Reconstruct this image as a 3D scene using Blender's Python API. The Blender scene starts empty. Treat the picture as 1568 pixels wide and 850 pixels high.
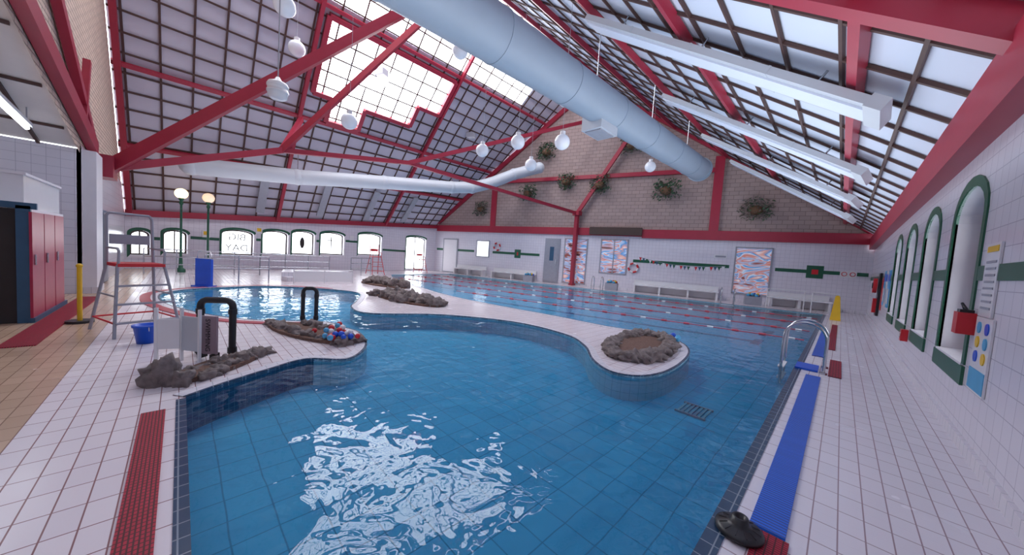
import bpy, bmesh, math, random
from mathutils import Vector, Matrix, noise
from mathutils.geometry import tessellate_polygon
random.seed(7)
COL=bpy.context.scene.collection
bpy.context.scene.view_settings.view_transform='Standard'

# ------------------------------------------------------------ materials
def nmat(name):
    m=bpy.data.materials.new(name); m.use_nodes=True
    nt=m.node_tree; b=nt.nodes["Principled BSDF"]; return m,nt,b
def N(nt,t,**kw):
    n=nt.nodes.new(t)
    for k,v in kw.items():
        if k in n.inputs: n.inputs[k].default_value=v
        else: setattr(n,k,v)
    return n
def c4(c): return (c[0],c[1],c[2],1)
def mat(name,col,rough=.5,metal=0,var=.12,scale=6,bump=0,emit=None,es=0,spec=.5):
    m,nt,b=nmat(name); L=nt.links
    tc=N(nt,"ShaderNodeTexCoord"); no=N(nt,"ShaderNodeTexNoise",Scale=scale,Detail=4.0)
    L.new(tc.outputs["Object"],no.inputs["Vector"])
    mx=N(nt,"ShaderNodeMix",data_type='RGBA'); mx.inputs[6].default_value=c4([max(0,x*(1-var)) for x in col]); mx.inputs[7].default_value=c4([min(1,x*(1+var)) for x in col])
    L.new(no.outputs["Fac"],mx.inputs[0]); L.new(mx.outputs[2],b.inputs["Base Color"])
    b.inputs["Roughness"].default_value=rough; b.inputs["Metallic"].default_value=metal
    b.inputs["Specular IOR Level"].default_value=spec
    if bump:
        bu=N(nt,"ShaderNodeBump",Strength=bump,Distance=.02); L.new(no.outputs["Fac"],bu.inputs["Height"]); L.new(bu.outputs[0],b.inputs["Normal"])
    if emit: b.inputs["Emission Color"].default_value=c4(emit); b.inputs["Emission Strength"].default_value=es
    return m
def brickmat(name,c1,c2,grout,bw,bh,mort=.006,rough=.3,offset=0,src="UV",rot=0,bump=.3,smooth=.1):
    m,nt,b=nmat(name); L=nt.links
    if src=="UV":
        v=N(nt,"ShaderNodeTexCoord").outputs["UV"]
    else: v=N(nt,"ShaderNodeNewGeometry").outputs["Position"]
    mp=N(nt,"ShaderNodeMapping"); mp.inputs["Rotation"].default_value=(0,0,rot); L.new(v,mp.inputs[0])
    br=N(nt,"ShaderNodeTexBrick",offset=offset); L.new(mp.outputs[0],br.inputs["Vector"])
    br.inputs["Color1"].default_value=c4(c1); br.inputs["Color2"].default_value=c4(c2); br.inputs["Mortar"].default_value=c4(grout)
    br.inputs["Scale"].default_value=1; br.inputs["Brick Width"].default_value=bw; br.inputs["Row Height"].default_value=bh
    br.inputs["Mortar Size"].default_value=mort; br.inputs["Mortar Smooth"].default_value=smooth
    L.new(br.outputs["Color"],b.inputs["Base Color"]); b.inputs["Roughness"].default_value=rough
    bu=N(nt,"ShaderNodeBump",Strength=bump,Distance=.004,invert=True); L.new(br.outputs["Fac"],bu.inputs["Height"]); L.new(bu.outputs[0],b.inputs["Normal"])
    return m

M={}
M['white']=mat("white_paint",(.80,.78,.83),.45,var=.04)
M['red']=mat("red_steel_paint",(.36,.022,.05),.4,var=.12,scale=3)
M['redmat']=brickmat("red_rubber_grid",(.46,.012,.045),(.38,.01,.035),(.08,.004,.012),.035,.02,.004,.6,src="P")
M['redtile']=mat("red_edge_tile",(.42,.015,.045),.35,var=.15,scale=8)
M['bluemat']=brickmat("blue_rubber_slats",(.01,.13,.70),(.01,.15,.78),(.005,.03,.25),2.0,.03,.006,.35,src="P",bump=.6)
M['navy']=brickmat("navy_edge_tile",(.02,.05,.11),(.03,.065,.13),(.22,.27,.34),.13,.13,.004,.25,src="P")
M['coping']=brickmat("coping_tile",(.75,.73,.79),(.71,.69,.76),(.4,.42,.48),.13,.13,.004,.3,src="P")
M['wall']=brickmat("white_wall_tile",(.77,.75,.83),(.74,.72,.80),(.50,.48,.57),.2,.2,.004,.22,bump=.15)
M['brick']=brickmat("blockwork",(.40,.30,.285),(.34,.255,.245),(.21,.155,.15),.46,.23,.012,.85,offset=.5,bump=.5)
M['brickn']=brickmat("buff_blockwork",(.66,.50,.41),(.58,.44,.36),(.30,.22,.19),.40,.11,.014,.85,offset=.5,bump=.6)
M['green']=mat("green_trim",(.015,.11,.06),.4)
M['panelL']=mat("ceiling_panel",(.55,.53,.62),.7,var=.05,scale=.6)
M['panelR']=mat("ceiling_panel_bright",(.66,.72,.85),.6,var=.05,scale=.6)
M['cream']=mat("cream_panel",(.78,.72,.69),.6,var=.04)
M['batten']=mat("brown_batten",(.075,.035,.03),.6,var=.2)
M['duct']=mat("painted_duct",(.30,.37,.46),.45,var=.05,scale=2)
M['heat']=mat("heater_enamel",(.52,.56,.62),.4,var=.04,scale=2)
M['steel']=mat("stainless_steel",(.55,.57,.6),.2,metal=1,var=.05)
M['grey']=mat("grey_plastic",(.34,.35,.41),.5)
M['black']=mat("black_rubber",(.018,.018,.022),.35)
M['rock']=mat("rock",(.20,.165,.16),.9,var=.75,scale=14,bump=1.0)
M['soil']=mat("brown_gravel",(.16,.09,.07),.95,var=.5,scale=30,bump=1.0)
M['leaf']=mat("plant_leaf",(.045,.11,.055),.6,var=.5,scale=10)
M['dryleaf']=mat("dry_plant_leaf",(.15,.13,.11),.8,var=.5,scale=10)
M['wood']=mat("basket_fibre",(.13,.07,.04),.9,var=.4,scale=30)
M['globe']=mat("opal_glass",(.75,.78,.86),.15,var=.02,emit=(.85,.9,1),es=.1)
M['lampwarm']=mat("lit_opal_globe",(1,.9,.7),.2,var=.02,emit=(1,.72,.35),es=3)
M['lampdim']=mat("dim_opal_globe",(1,.85,.7),.2,var=.02,emit=(1,.72,.45),es=.7)
M['tube']=mat("fluorescent_tube",(1,1,1),.3,var=.01,emit=(.9,.95,1),es=12)
M['locker']=mat("red_door_laminate",(.40,.02,.07),.35,var=.15)
M['navyp']=mat("navy_paint",(.03,.10,.19),.4)
M['dark']=mat("dark_interior",(.03,.025,.025),.8)
M['blue']=mat("blue_plastic",(.01,.10,.65),.3)
M['yellow']=mat("yellow_plastic",(.8,.5,.02),.4)
M['skyl']=mat("skylight_opal_glazing",(.9,.93,1),.3,var=.01,emit=(.94,.96,1.0),es=8.5)
M['bright']=mat("frosted_window_pane",(.9,.93,1),.3,var=.01,emit=(.92,.95,1.0),es=1.3)
M['redplastic']=mat("red_plastic",(.62,.02,.03),.35)
M['ropered']=mat("faded_red_float",(.62,.08,.11),.4)
M['whitegloss']=mat("white_plastic",(.8,.8,.83),.25,var=.03)
M['frame']=mat("dark_window_frame",(.06,.035,.03),.5)
M['sign']=mat("pinkish_sign_board",(.32,.23,.27),.6,var=.15)
M['teal']=mat("light_blue_print",(.08,.38,.65),.5)
def deckmat():
    m,nt,b=nmat("deck_tiles"); L=nt.links
    g=N(nt,"ShaderNodeNewGeometry"); P=g.outputs["Position"]
    def br(rot,c1,c2,gr):
        mp=N(nt,"ShaderNodeMapping"); mp.inputs["Rotation"].default_value=(0,0,rot); L.new(P,mp.inputs[0])
        t=N(nt,"ShaderNodeTexBrick",offset=0); L.new(mp.outputs[0],t.inputs[0])
        t.inputs["Color1"].default_value=c4(c1);t.inputs["Color2"].default_value=c4(c2);t.inputs["Mortar"].default_value=c4(gr)
        t.inputs["Scale"].default_value=1;t.inputs["Brick Width"].default_value=.25;t.inputs["Row Height"].default_value=.125
        t.inputs["Mortar Size"].default_value=.0042;t.inputs["Mortar Smooth"].default_value=.2
        return t
    A=br(0,(.81,.75,.79),(.76,.70,.75),(.27,.14,.15)); B=br(math.pi/2,(.79,.76,.83),(.75,.72,.79),(.36,.27,.31)); C=br(0,(.58,.40,.29),(.51,.35,.25),(.28,.17,.12))
    s=N(nt,"ShaderNodeSeparateXYZ"); L.new(P,s.inputs[0])
    gx=N(nt,"ShaderNodeMath",operation='GREATER_THAN'); L.new(s.outputs[0],gx.inputs[0]); gx.inputs[1].default_value=-.36
    ly=N(nt,"ShaderNodeMath",operation='LESS_THAN'); L.new(s.outputs[1],ly.inputs[0]); ly.inputs[1].default_value=-.875
    m1=N(nt,"ShaderNodeMix",data_type='RGBA'); L.new(gx.outputs[0],m1.inputs[0]); L.new(A.outputs[0],m1.inputs[6]); L.new(B.outputs[0],m1.inputs[7])
    m2=N(nt,"ShaderNodeMix",data_type='RGBA'); L.new(ly.outputs[0],m2.inputs[0]); L.new(m1.outputs[2],m2.inputs[6]); L.new(C.outputs[0],m2.inputs[7])
    L.new(m2.outputs[2],b.inputs["Base Color"])
    no=N(nt,"ShaderNodeTexNoise",Scale=1.5,Detail=3.0); L.new(P,no.inputs[0])
    mr=N(nt,"ShaderNodeMapRange"); mr.inputs[3].default_value=.14; mr.inputs[4].default_value=.34; L.new(no.outputs[0],mr.inputs[0]); L.new(mr.outputs[0],b.inputs["Roughness"])
    bu=N(nt,"ShaderNodeBump",Strength=.25,Distance=.004,invert=True); L.new(A.outputs["Fac"],bu.inputs["Height"]); L.new(bu.outputs[0],b.inputs["Normal"])
    return m
M['deck']=deckmat()
def poolmat(name,c1,c2,gr,s,src="P",mort=.008):
    m,nt,b=nmat(name); L=nt.links
    v=N(nt,"ShaderNodeNewGeometry").outputs["Position"] if src=="P" else N(nt,"ShaderNodeTexCoord").outputs["UV"]
    if src=="P":
        no=N(nt,"ShaderNodeTexNoise",Scale=3.0,Detail=1.0); L.new(v,no.inputs[0])
        ma=N(nt,"ShaderNodeVectorMath",operation='MULTIPLY_ADD'); L.new(no.outputs["Color"],ma.inputs[0]); ma.inputs[1].default_value=(.025,.025,0); L.new(v,ma.inputs[2]); v=ma.outputs[0]
    t=N(nt,"ShaderNodeTexBrick",offset=0); L.new(v,t.inputs[0])
    t.inputs["Color1"].default_value=c4(c1);t.inputs["Color2"].default_value=c4(c2);t.inputs["Mortar"].default_value=c4(gr)
    t.inputs["Scale"].default_value=1;t.inputs["Brick Width"].default_value=s;t.inputs["Row Height"].default_value=s
    t.inputs["Mortar Size"].default_value=mort;t.inputs["Mortar Smooth"].default_value=.6
    L.new(t.outputs[0],b.inputs["Base Color"]); b.inputs["Roughness"].default_value=.6
    return m
M['pfloor']=poolmat("pool_floor_tiles",(.075,.47,.74),(.07,.44,.71),(.04,.27,.48),.26,mort=.007)
M['pwall']=poolmat("pool_wall_tiles",(.42,.66,.75),(.39,.63,.73),(.2,.42,.52),.13,"UV",.004)
M['pwalld']=poolmat("pool_wall_dark_mosaic",(.03,.12,.22),(.04,.15,.26),(.10,.26,.36),.06,"UV",.004)
M['lane']=poolmat("lane_mark_tiles",(.02,.14,.32),(.02,.13,.3),(.02,.12,.26),.26)
def watermat():
    m,nt,b=nmat("pool_water"); L=nt.links; nt.nodes.remove(b); out=nt.nodes["Material Output"]
    P=N(nt,"ShaderNodeNewGeometry").outputs["Position"]
    n1=N(nt,"ShaderNodeTexNoise",Scale=2.2,Detail=2.0,Distortion=.6); n2=N(nt,"ShaderNodeTexNoise",Scale=7.5,Detail=1.0)
    L.new(P,n1.inputs[0]); L.new(P,n2.inputs[0])
    ad=N(nt,"ShaderNodeMath",operation='MULTIPLY_ADD'); L.new(n2.outputs[0],ad.inputs[0]); ad.inputs[1].default_value=.2; L.new(n1.outputs[0],ad.inputs[2])
    bu=N(nt,"ShaderNodeBump",Strength=1.0,Distance=.022); L.new(ad.outputs[0],bu.inputs["Height"])
    fr=N(nt,"ShaderNodeFresnel",IOR=1.38); L.new(bu.outputs[0],fr.inputs["Normal"])
    tr=N(nt,"ShaderNodeBsdfTransparent"); tr.inputs[0].default_value=(.82,.97,1,1)
    gl=N(nt,"ShaderNodeBsdfGlossy",Roughness=.015); L.new(bu.outputs[0],gl.inputs["Normal"])
    mx=N(nt,"ShaderNodeMixShader"); L.new(fr.outputs[0],mx.inputs[0]); L.new(tr.outputs[0],mx.inputs[1]); L.new(gl.outputs[0],mx.inputs[2]); L.new(mx.outputs[0],out.inputs[0])
    return m
M['water']=watermat()
def glassmat():
    m,nt,b=nmat("window_glass"); L=nt.links; nt.nodes.remove(b); out=nt.nodes["Material Output"]
    tr=N(nt,"ShaderNodeBsdfTransparent"); gl=N(nt,"ShaderNodeBsdfGlossy",Roughness=.02); fr=N(nt,"ShaderNodeFresnel",IOR=1.45)
    mx=N(nt,"ShaderNodeMixShader"); L.new(fr.outputs[0],mx.inputs[0]); L.new(tr.outputs[0],mx.inputs[1]); L.new(gl.outputs[0],mx.inputs[2]); L.new(mx.outputs[0],out.inputs[0]); return m
M['glass']=glassmat()
def swirlmat():  # glass with noise-driven colour swirls, the same colours emitted faintly
    m,nt,b=nmat("swirl_colour_glass"); L=nt.links
    tc=N(nt,"ShaderNodeTexCoord"); mp=N(nt,"ShaderNodeMapping"); mp.inputs["Scale"].default_value=(.5,1.2,1); L.new(tc.outputs["UV"],mp.inputs[0])
    n=N(nt,"ShaderNodeTexNoise",Scale=1.2,Detail=2.5,Distortion=1.5); L.new(mp.outputs[0],n.inputs[0])
    cr=N(nt,"ShaderNodeValToRGB"); e=cr.color_ramp.elements; e[0].position=.28; e[0].color=(.04,.03,.04,1); e[1].position=.72; e[1].color=(.85,.88,.95,1)
    for p,c in ((.38,(.34,.10,.08,1)),(.44,(.42,.60,.85,1)),(.49,(.70,.24,.17,1)),(.53,(.70,.78,.92,1)),(.58,(.08,.33,.68,1)),(.64,(.80,.42,.35,1))):
        k=e.new(p); k.color=c
    L.new(n.outputs[0],cr.inputs[0]); L.new(cr.outputs[0],b.inputs["Base Color"]); b.inputs["Roughness"].default_value=.12
    L.new(cr.outputs[0],b.inputs["Emission Color"]); b.inputs["Emission Strength"].default_value=.25
    return m
M['swirl']=swirlmat()

# ------------------------------------------------------------ mesh builder
class MB:
    def __init__(s): s.v=[]; s.f=[]; s.m=[]; s.mats=[]; s.sm=[]
    def mi(s,k):
        if k not in s.mats: s.mats.append(k)
        return s.mats.index(k)
    def add(s,vs,fs,k,smooth=False):
        o=len(s.v); s.v+= [tuple(x) for x in vs]; i=s.mi(k)
        for q in fs: s.f.append([o+a for a in q]); s.m.append(i); s.sm.append(smooth)
    def box(s,c,d,k,rot=0,R=None):
        R=R or Matrix.Rotation(rot,3,'Z'); c=Vector(c)
        vs=[c+R@Vector((x*d[0]/2,y*d[1]/2,z*d[2]/2)) for x in(-1,1) for y in(-1,1) for z in(-1,1)]
        s.add(vs,[(0,1,3,2),(4,6,7,5),(0,4,5,1),(2,3,7,6),(0,2,6,4),(1,5,7,3)],k)
    def beam(s,a,b,w,h,k,upv=(0,0,1)):
        a=Vector(a);b=Vector(b);d=(b-a)
        if d.length<1e-4: return
        d.normalize(); u=Vector(upv); x=d.cross(u)
        if x.length<1e-3: x=d.cross(Vector((0,1,0)))
        x.normalize(); z=x.cross(d)
        vs=[]
        for p in(a,b):
            for i,j in((-1,-1),(1,-1),(1,1),(-1,1)): vs.append(p+x*w/2*i+z*h/2*j)
        s.add(vs,[(0,1,2,3),(7,6,5,4),(0,4,5,1),(1,5,6,2),(2,6,7,3),(3,7,4,0)],k)
    def cyl(s,a,b,r1,k,r2=None,n=12,cap=True):
        r2=r1 if r2 is None else r2; a=Vector(a);b=Vector(b); d=(b-a).normalized()
        x=d.cross(Vector((0,0,1)))
        if x.length<1e-3: x=Vector((1,0,0))
        x.normalize(); y=d.cross(x); vs=[]
        for p,r in((a,r1),(b,r2)):
            for i in range(n):
                t=2*math.pi*i/n; vs.append(p+x*r*math.cos(t)+y*r*math.sin(t))
        s.add(vs,[(i,(i+1)%n,n+(i+1)%n,n+i) for i in range(n)],k,True)
        if cap: s.add(vs,[tuple(range(n))[::-1],tuple(range(n,2*n))],k)
    def tube(s,pts,r,k,n=10):
        pts=[Vector(p) for p in pts]; vs=[]; px=None
        for i,p in enumerate(pts):
            d=(pts[min(i+1,len(pts)-1)]-pts[max(i-1,0)]).normalized()
            if px is None:
                px=d.cross(Vector((0,0,1)))
                if px.length<.05: px=d.cross(Vector((0,1,0)))
            px=(px-d*px.dot(d)); px.normalize(); y=d.cross(px)
            for j in range(n):
                t=2*math.pi*j/n; vs.append(p+px*r*math.cos(t)+y*r*math.sin(t))
        fs=[(i*n+j,i*n+(j+1)%n,(i+1)*n+(j+1)%n,(i+1)*n+j) for i in range(len(pts)-1) for j in range(n)]
        s.add(vs,fs,k,True); s.add(vs,[tuple(range(n))[::-1],tuple(range((len(pts)-1)*n,len(pts)*n))],k)
    def ball(s,c,r,k,sc=(1,1,1),sub=2,disp=0,seed=0,rz=0):
        bm=bmesh.new(); bmesh.ops.create_icosphere(bm,subdivisions=sub,radius=1)
        R=Matrix.Rotation(rz,3,'Z'); vs=[]
        for v in bm.verts:
            p=v.co.copy()
            if disp: 
                q=p*1.3+Vector((seed*3.1,seed*1.7,seed)); p*=1+disp*noise.noise(q)+disp*.7*noise.noise(q*2.7)
            vs.append(Vector(c)+R@Vector((p.x*r*sc[0],p.y*r*sc[1],p.z*r*sc[2])))
        s.add(vs,[[v.index for v in f.verts] for f in bm.faces],k,True); bm.free()
    def lathe(s,c,prof,k,n=24):
        c=Vector(c); vs=[]
        for r,z in prof:
            for i in range(n):
                t=2*math.pi*i/n; vs.append(c+Vector((r*math.cos(t),r*math.sin(t),z)))
        fs=[(i*n+j,i*n+(j+1)%n,(i+1)*n+(j+1)%n,(i+1)*n+j) for i in range(len(prof)-1) for j in range(n)]
        s.add(vs,fs,k,True)
    def prism(s,pts,z0,z1,k):
        n=len(pts); vs=[(p[0],p[1],z0) for p in pts]+[(p[0],p[1],z1) for p in pts]
        s.add(vs,[(i,(i+1)%n,n+(i+1)%n,n+i) for i in range(n)]+[tuple(range(n,2*n)),tuple(range(n))[::-1]],k)
    def obj(s,name):
        me=bpy.data.meshes.new(name); me.from_pydata(s.v,[],s.f)
        for k in s.mats: me.materials.append(M[k])
        me.polygons.foreach_set("material_index",s.m); me.polygons.foreach_set("use_smooth",s.sm)
        me.validate(); me.update()
        o=bpy.data.objects.new(name,me); COL.objects.link(o); return o

def tess(polys):
    ps=[[Vector((p[0],p[1],0)) for p in q] for q in polys]
    t=tessellate_polygon(ps); return [p for q in ps for p in q],t
def flat(name,polys,z,k):
    vs,t=tess(polys); fs=[]
    for a,b,c in t:
        n=(vs[b]-vs[a]).cross(vs[c]-vs[a]).z
        fs.append((a,b,c) if n>0 else (a,c,b))
    mb=MB(); mb.add([(p.x,p.y,z) for p in vs],fs,k); return mb.obj(name)
def wall(name,p0,p1,outline,holes,k,depth=.25,side=1,rev='white'):
    """vertical wall in the plane through p0->p1, outline in (u,z); window reveals extruded outward"""
    p0=Vector((p0[0],p0[1],0));p1=Vector((p1[0],p1[1],0)); u=(p1-p0).normalized(); n=Vector((u.y,-u.x,0))*side
    vs,t=tess([outline]+holes)
    W=lambda a,z,d=0:p0+u*a+n*d+Vector((0,0,z))
    V=[W(p.x,p.y) for p in vs]; UV=[(p.x,p.y) for p in vs]; F=[tuple(q) for q in t]; mi=[0]*len(F)
    for h in holes:
        m=len(h); o=len(V)
        for d in(0,depth):
            for p in h: V.append(W(p[0],p[1],d)); UV.append(p)
        for i in range(m): F.append((o+i,o+(i+1)%m,o+m+(i+1)%m,o+m+i)); mi.append(1)
    me=bpy.data.meshes.new(name); me.from_pydata([tuple(v) for v in V],[],F); me.materials.append(M[k]); me.materials.append(M[rev])
    me.polygons.foreach_set("material_index",mi)
    uv=me.uv_layers.new(name="UVMap")
    for l in me.loops: uv.data[l.index].uv=UV[l.vertex_index]
    me.update(); o=bpy.data.objects.new(name,me); COL.objects.link(o); return W
def arch(a,b,z0,z1,n=10,rise=None):
    r=(b-a)/2; rise=rise if rise is not None else r*.55; c=(a+b)/2
    pts=[(a,z0),(b,z0)]
    for i in range(n+1):
        t=math.pi*i/n; pts.append((c+r*math.cos(t),z1-rise+rise*math.sin(t)))
    return pts
def quadimg(name,W,a,b,z0,z1,d,k,vert=None):
    me=bpy.data.meshes.new(name); vs=[W(a,z0,d),W(b,z0,d),W(b,z1,d),W(a,z1,d)]
    me.from_pydata([tuple(v) for v in vs],[],[(0,1,2,3)]); me.materials.append(M[k]); uv=me.uv_layers.new(name="UVMap")
    for l,c in zip(me.loops,[(a,z0),(b,z0),(b,z1),(a,z1)]): uv.data[l.index].uv=c
    o=bpy.data.objects.new(name,me); COL.objects.link(o); return o

# ------------------------------------------------------------ pool outline (clockwise)
curve=[(-4.48,.05),(-4.69,.35),(-4.94,.79),(-5.14,1.24),(-4.86,1.67),(-5.16,2.03),(-5.68,2.28),(-6.42,2.41),(-6.84,2.32),(-7.35,2.24),(-7.69,1.97),(-8.26,1.09),(-9.14,.46),(-10.58,-.11),(-11.93,-.35),(-13.1,-.25),(-13.95,.5),(-14.4,2.2),(-13.2,3.8),(-11.92,4.42),(-10.23,3.75),(-9.15,3.21),(-8.11,3.30),(-7.25,4.80),(-5.74,5.89),(-4.23,5.99),(-3.42,5.54),(-2.82,4.86),(-2.30,4.56),(-1.90,4.85),(-1.78,5.69),(-1.95,7.0),(-2.37,7.81),(-3.07,8.2),(-4.17,7.84),(-5.82,7.74),(-7.86,7.45),(-10.52,7.3),(-13.57,7.71),(-17.0,8.1)]
def catmull(P,n=5):
    out=[]
    for i in range(len(P)-1):
        p0=Vector(P[max(i-1,0)]);p1=Vector(P[i]);p2=Vector(P[i+1]);p3=Vector(P[min(i+2,len(P)-1)])
        for j in range(n):
            t=j/n; q=.5*((2*p1)+(p2-p0)*t+(2*p0-5*p1+4*p2-p3)*t*t+(3*p1-p0-3*p2+p3)*t**3); out.append((q.x,q.y))
    out.append(tuple(P[-1])); return out
cur=catmull(curve)
PX=-.46
DEP=-.37
pool=[(PX,.05)]+cur+[(-20.5,9.6),(-22.0,15.1),(PX,20.6)]
yw=lambda x:23.5+.3*x
xl=lambda y:-22-.199*(y+1.7)
CORN=(-25.5,yw(-25.5))
room=[(1.0,-8),(1.0,yw(1.0)),CORN,(-22,-1.7),(-13.2,-1.7),(-13.2,-8)]
flat("floor",[room,pool],0,'deck')
flat("pool_basin_floor",[pool],DEP,'pfloor')
flat("pool_water_surface",[pool],-.03,'water')
def basin():
    V=[];F=[];UV=[];mi=[];L=0;n=len(pool)
    for i in range(n):
        a=Vector(pool[i]);b=Vector(pool[(i+1)%n]);l=(b-a).length;o=len(V)
        for p,z,u in((a,0,L),(b,0,L+l),(b,DEP,L+l),(a,DEP,L)): V.append((p.x,p.y,z)); UV.append((u,z))
        F.append((o,o+1,o+2,o+3)); mi.append(1 if i<17 else 0); L+=l
    me=bpy.data.meshes.new("pool_basin_walls"); me.from_pydata(V,[],F); me.materials.append(M['pwall']); me.materials.append(M['pwalld'])
    me.polygons.foreach_set("material_index",mi); uv=me.uv_layers.new(name="UVMap")
    for l in me.loops: uv.data[l.index].uv=UV[l.vertex_index]
    COL.objects.link(bpy.data.objects.new("pool_basin_walls",me))
basin()
def strip(pts,o0,o1,z0,z1,k,name,closed=False):
    P=[Vector(p) for p in pts]; n=len(P); nor=[]
    for i in range(n):
        a=P[i-1] if (closed or i>0) else P[0]; b=P[(i+1)%n] if (closed or i<n-1) else P[-1]
        d=(b-a).normalized(); nor.append(Vector((-d.y,d.x)))
    vs=[];fs=[]
    for p,q in zip(P,nor):
        for o,z in((o0,z0),(o0,z1),(o1,z1),(o1,z0)): vs.append((p.x+q.x*o,p.y+q.y*o,z))
    m=n if closed else n-1
    for i in range(m):
        a=i*4;b=((i+1)%n)*4
        for j in range(3): fs.append((a+j,b+j,b+j+1,a+j+1))
    mb=MB(); mb.add(vs,fs,k); return mb.obj(name)
strip([(PX,.05),(-4.46,.05)],0,.07,0,.006,'navy',"trim_1")
strip([(PX,20.6),(PX,-.02)],0,.1,0,.006,'navy',"trim_2")
strip(cur[:],0,.035,-.03,.012,'navy',"trim_3")
strip(cur[:],.035,.16,0,.010,'coping',"trim_4")
strip([(-22.0,15.1),(PX-.0,20.6)],0,.12,0,.01,'navy',"trim_5")
ring=cur[50:91]
strip(ring,.16,.34,0,.014,'redtile',"trim_6")
mb=MB(); mb.prism([(-4.25,-.235),(.9,-.235),(.9,-.085),(-4.25,-.085)],0,.012,'redmat'); mb.obj("red_drain_mat")
mb=MB(); mb.prism([(-.24,1.0),(-.08,1.0),(-.08,2.58),(-.24,2.58)],0,.012,'redmat'); mb.obj("red_drain_mat")
mb=MB(); mb.prism([(-.02,7.6),(.14,7.6),(.14,9.2),(-.02,9.2)],0,.012,'redmat'); mb.obj("red_drain_mat")
mb=MB(); mb.prism([(-.10,10.5),(.04,10.5),(.04,16.5),(-.10,16.5)],0,.012,'redmat'); mb.obj("red_drain_mat")
mb=MB(); mb.prism([(-.28,2.6),(-.10,2.6),(-.10,7.35),(-.28,7.35)],0,.016,'bluemat'); mb.obj("blue_slatted_mat")
mb=MB(); mb.prism([(-.30,9.3),(-.12,9.3),(-.12,14),(-.30,14)],0,.016,'bluemat'); mb.obj("blue_slatted_mat")
mb=MB(); mb.prism([(-12.5,-1.66),(-7.5,-1.66),(-7.5,-1.35),(-12.5,-1.35)],0,.012,'redmat'); mb.obj("red_entrance_mat")
mb=MB()
for i in range(7): mb.box((-1.45+i*.052,5.1,DEP+.012),(.028,.4,.02),'pwall')
mb.box((-1.295,4.9,DEP+.014),(.38,.03,.024),'grey'); mb.box((-1.295,5.3,DEP+.014),(.38,.03,.024),'grey'); mb.obj("pool_drain_grate")
mb=MB()
for o in(1.3,3.6,5.9,8.2):
    a=Vector((-1.6,20.2-o,DEP+.006));b=Vector((-17 if o<8 else -12,0,DEP+.006)); b.y=20.2-o+.25*(b.x+1.6); mb.beam(a,b,.22,.010,'lane')
    mb.beam(Vector((-1.6,20.2-o-.5,DEP+.006)),Vector((-1.6,20.2-o+.5,DEP+.006)),.22,.01,'lane')
mb.obj("lane_marking_tiles")

# ------------------------------------------------------------ walls
wins=[(5.95,7.25),(8.25,9.5),(10.5,11.8),(12.8,14.0)]
OFF=8
H=[arch(a+OFF,b+OFF,.80,2.80) for a,b in wins]
WR=wall("wall_right",(1,-8),(1,yw(1)),[(0,0),(yw(1)+8,0),(yw(1)+8,3.2),(0,3.2)],H,'wall',.26,1)
for i,(a,b) in enumerate(wins):
    mb=MB(); o=arch(a-.1+OFF,b+.1+OFF,.8,2.92,rise=.45); q=arch(a+OFF,b+OFF,.8,2.8)
    n=len(o)
    for j in range(1,n):
        k=(j+1)%n
        if j==n-1: k=0
        vs=[WR(o[j][0],o[j][1],-.015),WR(o[k][0],o[k][1],-.015),WR(q[k][0],q[k][1],-.015),WR(q[j][0],q[j][1],-.015)]
        vs+= [WR(o[j][0],o[j][1],.0),WR(o[k][0],o[k][1],.0),WR(q[k][0],q[k][1],.02),WR(q[j][0],q[j][1],.02)]
        mb.add(vs,[(0,1,2,3),(0,4,5,1),(3,2,6,7)],'green')
    mb.box(WR((a+b)/2+OFF,.68,-.012),(.024,b-a+.2,.2),'green')
    mb.box(WR((a+b)/2+OFF,.79,.10),(.24,b-a,.03),'white')
    q2=arch(a+.06+OFF,b-.06+OFF,.86,2.74)
    for j in range(len(q)):
        k=(j+1)%len(q)
        vs=[WR(*q[j],.2),WR(*q[k],.2),WR(*q2[k],.2),WR(*q2[j],.2),WR(*q2[j],.25),WR(*q2[k],.25)]
        mb.add(vs,[(0,1,2,3),(3,2,5,4)],'frame')
    mb.beam(WR((a+b)/2+OFF,.84,.22),WR((a+b)/2+OFF,2.76,.22),.05,.05,'frame')
    mb.beam(WR(a+OFF,1.9,.22),WR(b+OFF,1.9,.22),.04,.04,'frame')
    vs=[WR(*p,.23) for p in q2]; mb.add(vs,[tuple(range(len(vs)))],'glass')
    mb.obj("window_%d"%(i+1))
mb=MB(); ys=[-8]+[v for a,b in wins for v in(a-.1,b+.1)]+[yw(1)-.02]
for j in range(0,len(ys),2): mb.box((.993,(ys[j]+ys[j+1])/2,1.77),(.012,ys[j+1]-ys[j],.15),'green')
mb.obj("trim_7")
mb=MB(); mb.beam((.9,-8,3.45),(.9,yw(.9)-.1,3.45),.2,.55,'red'); mb.obj("trim_8")
mb=MB(); mb.box((.985,7.8,.06),(.03,31.0,.12),'coping'); mb.obj("baseboard_right")

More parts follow.
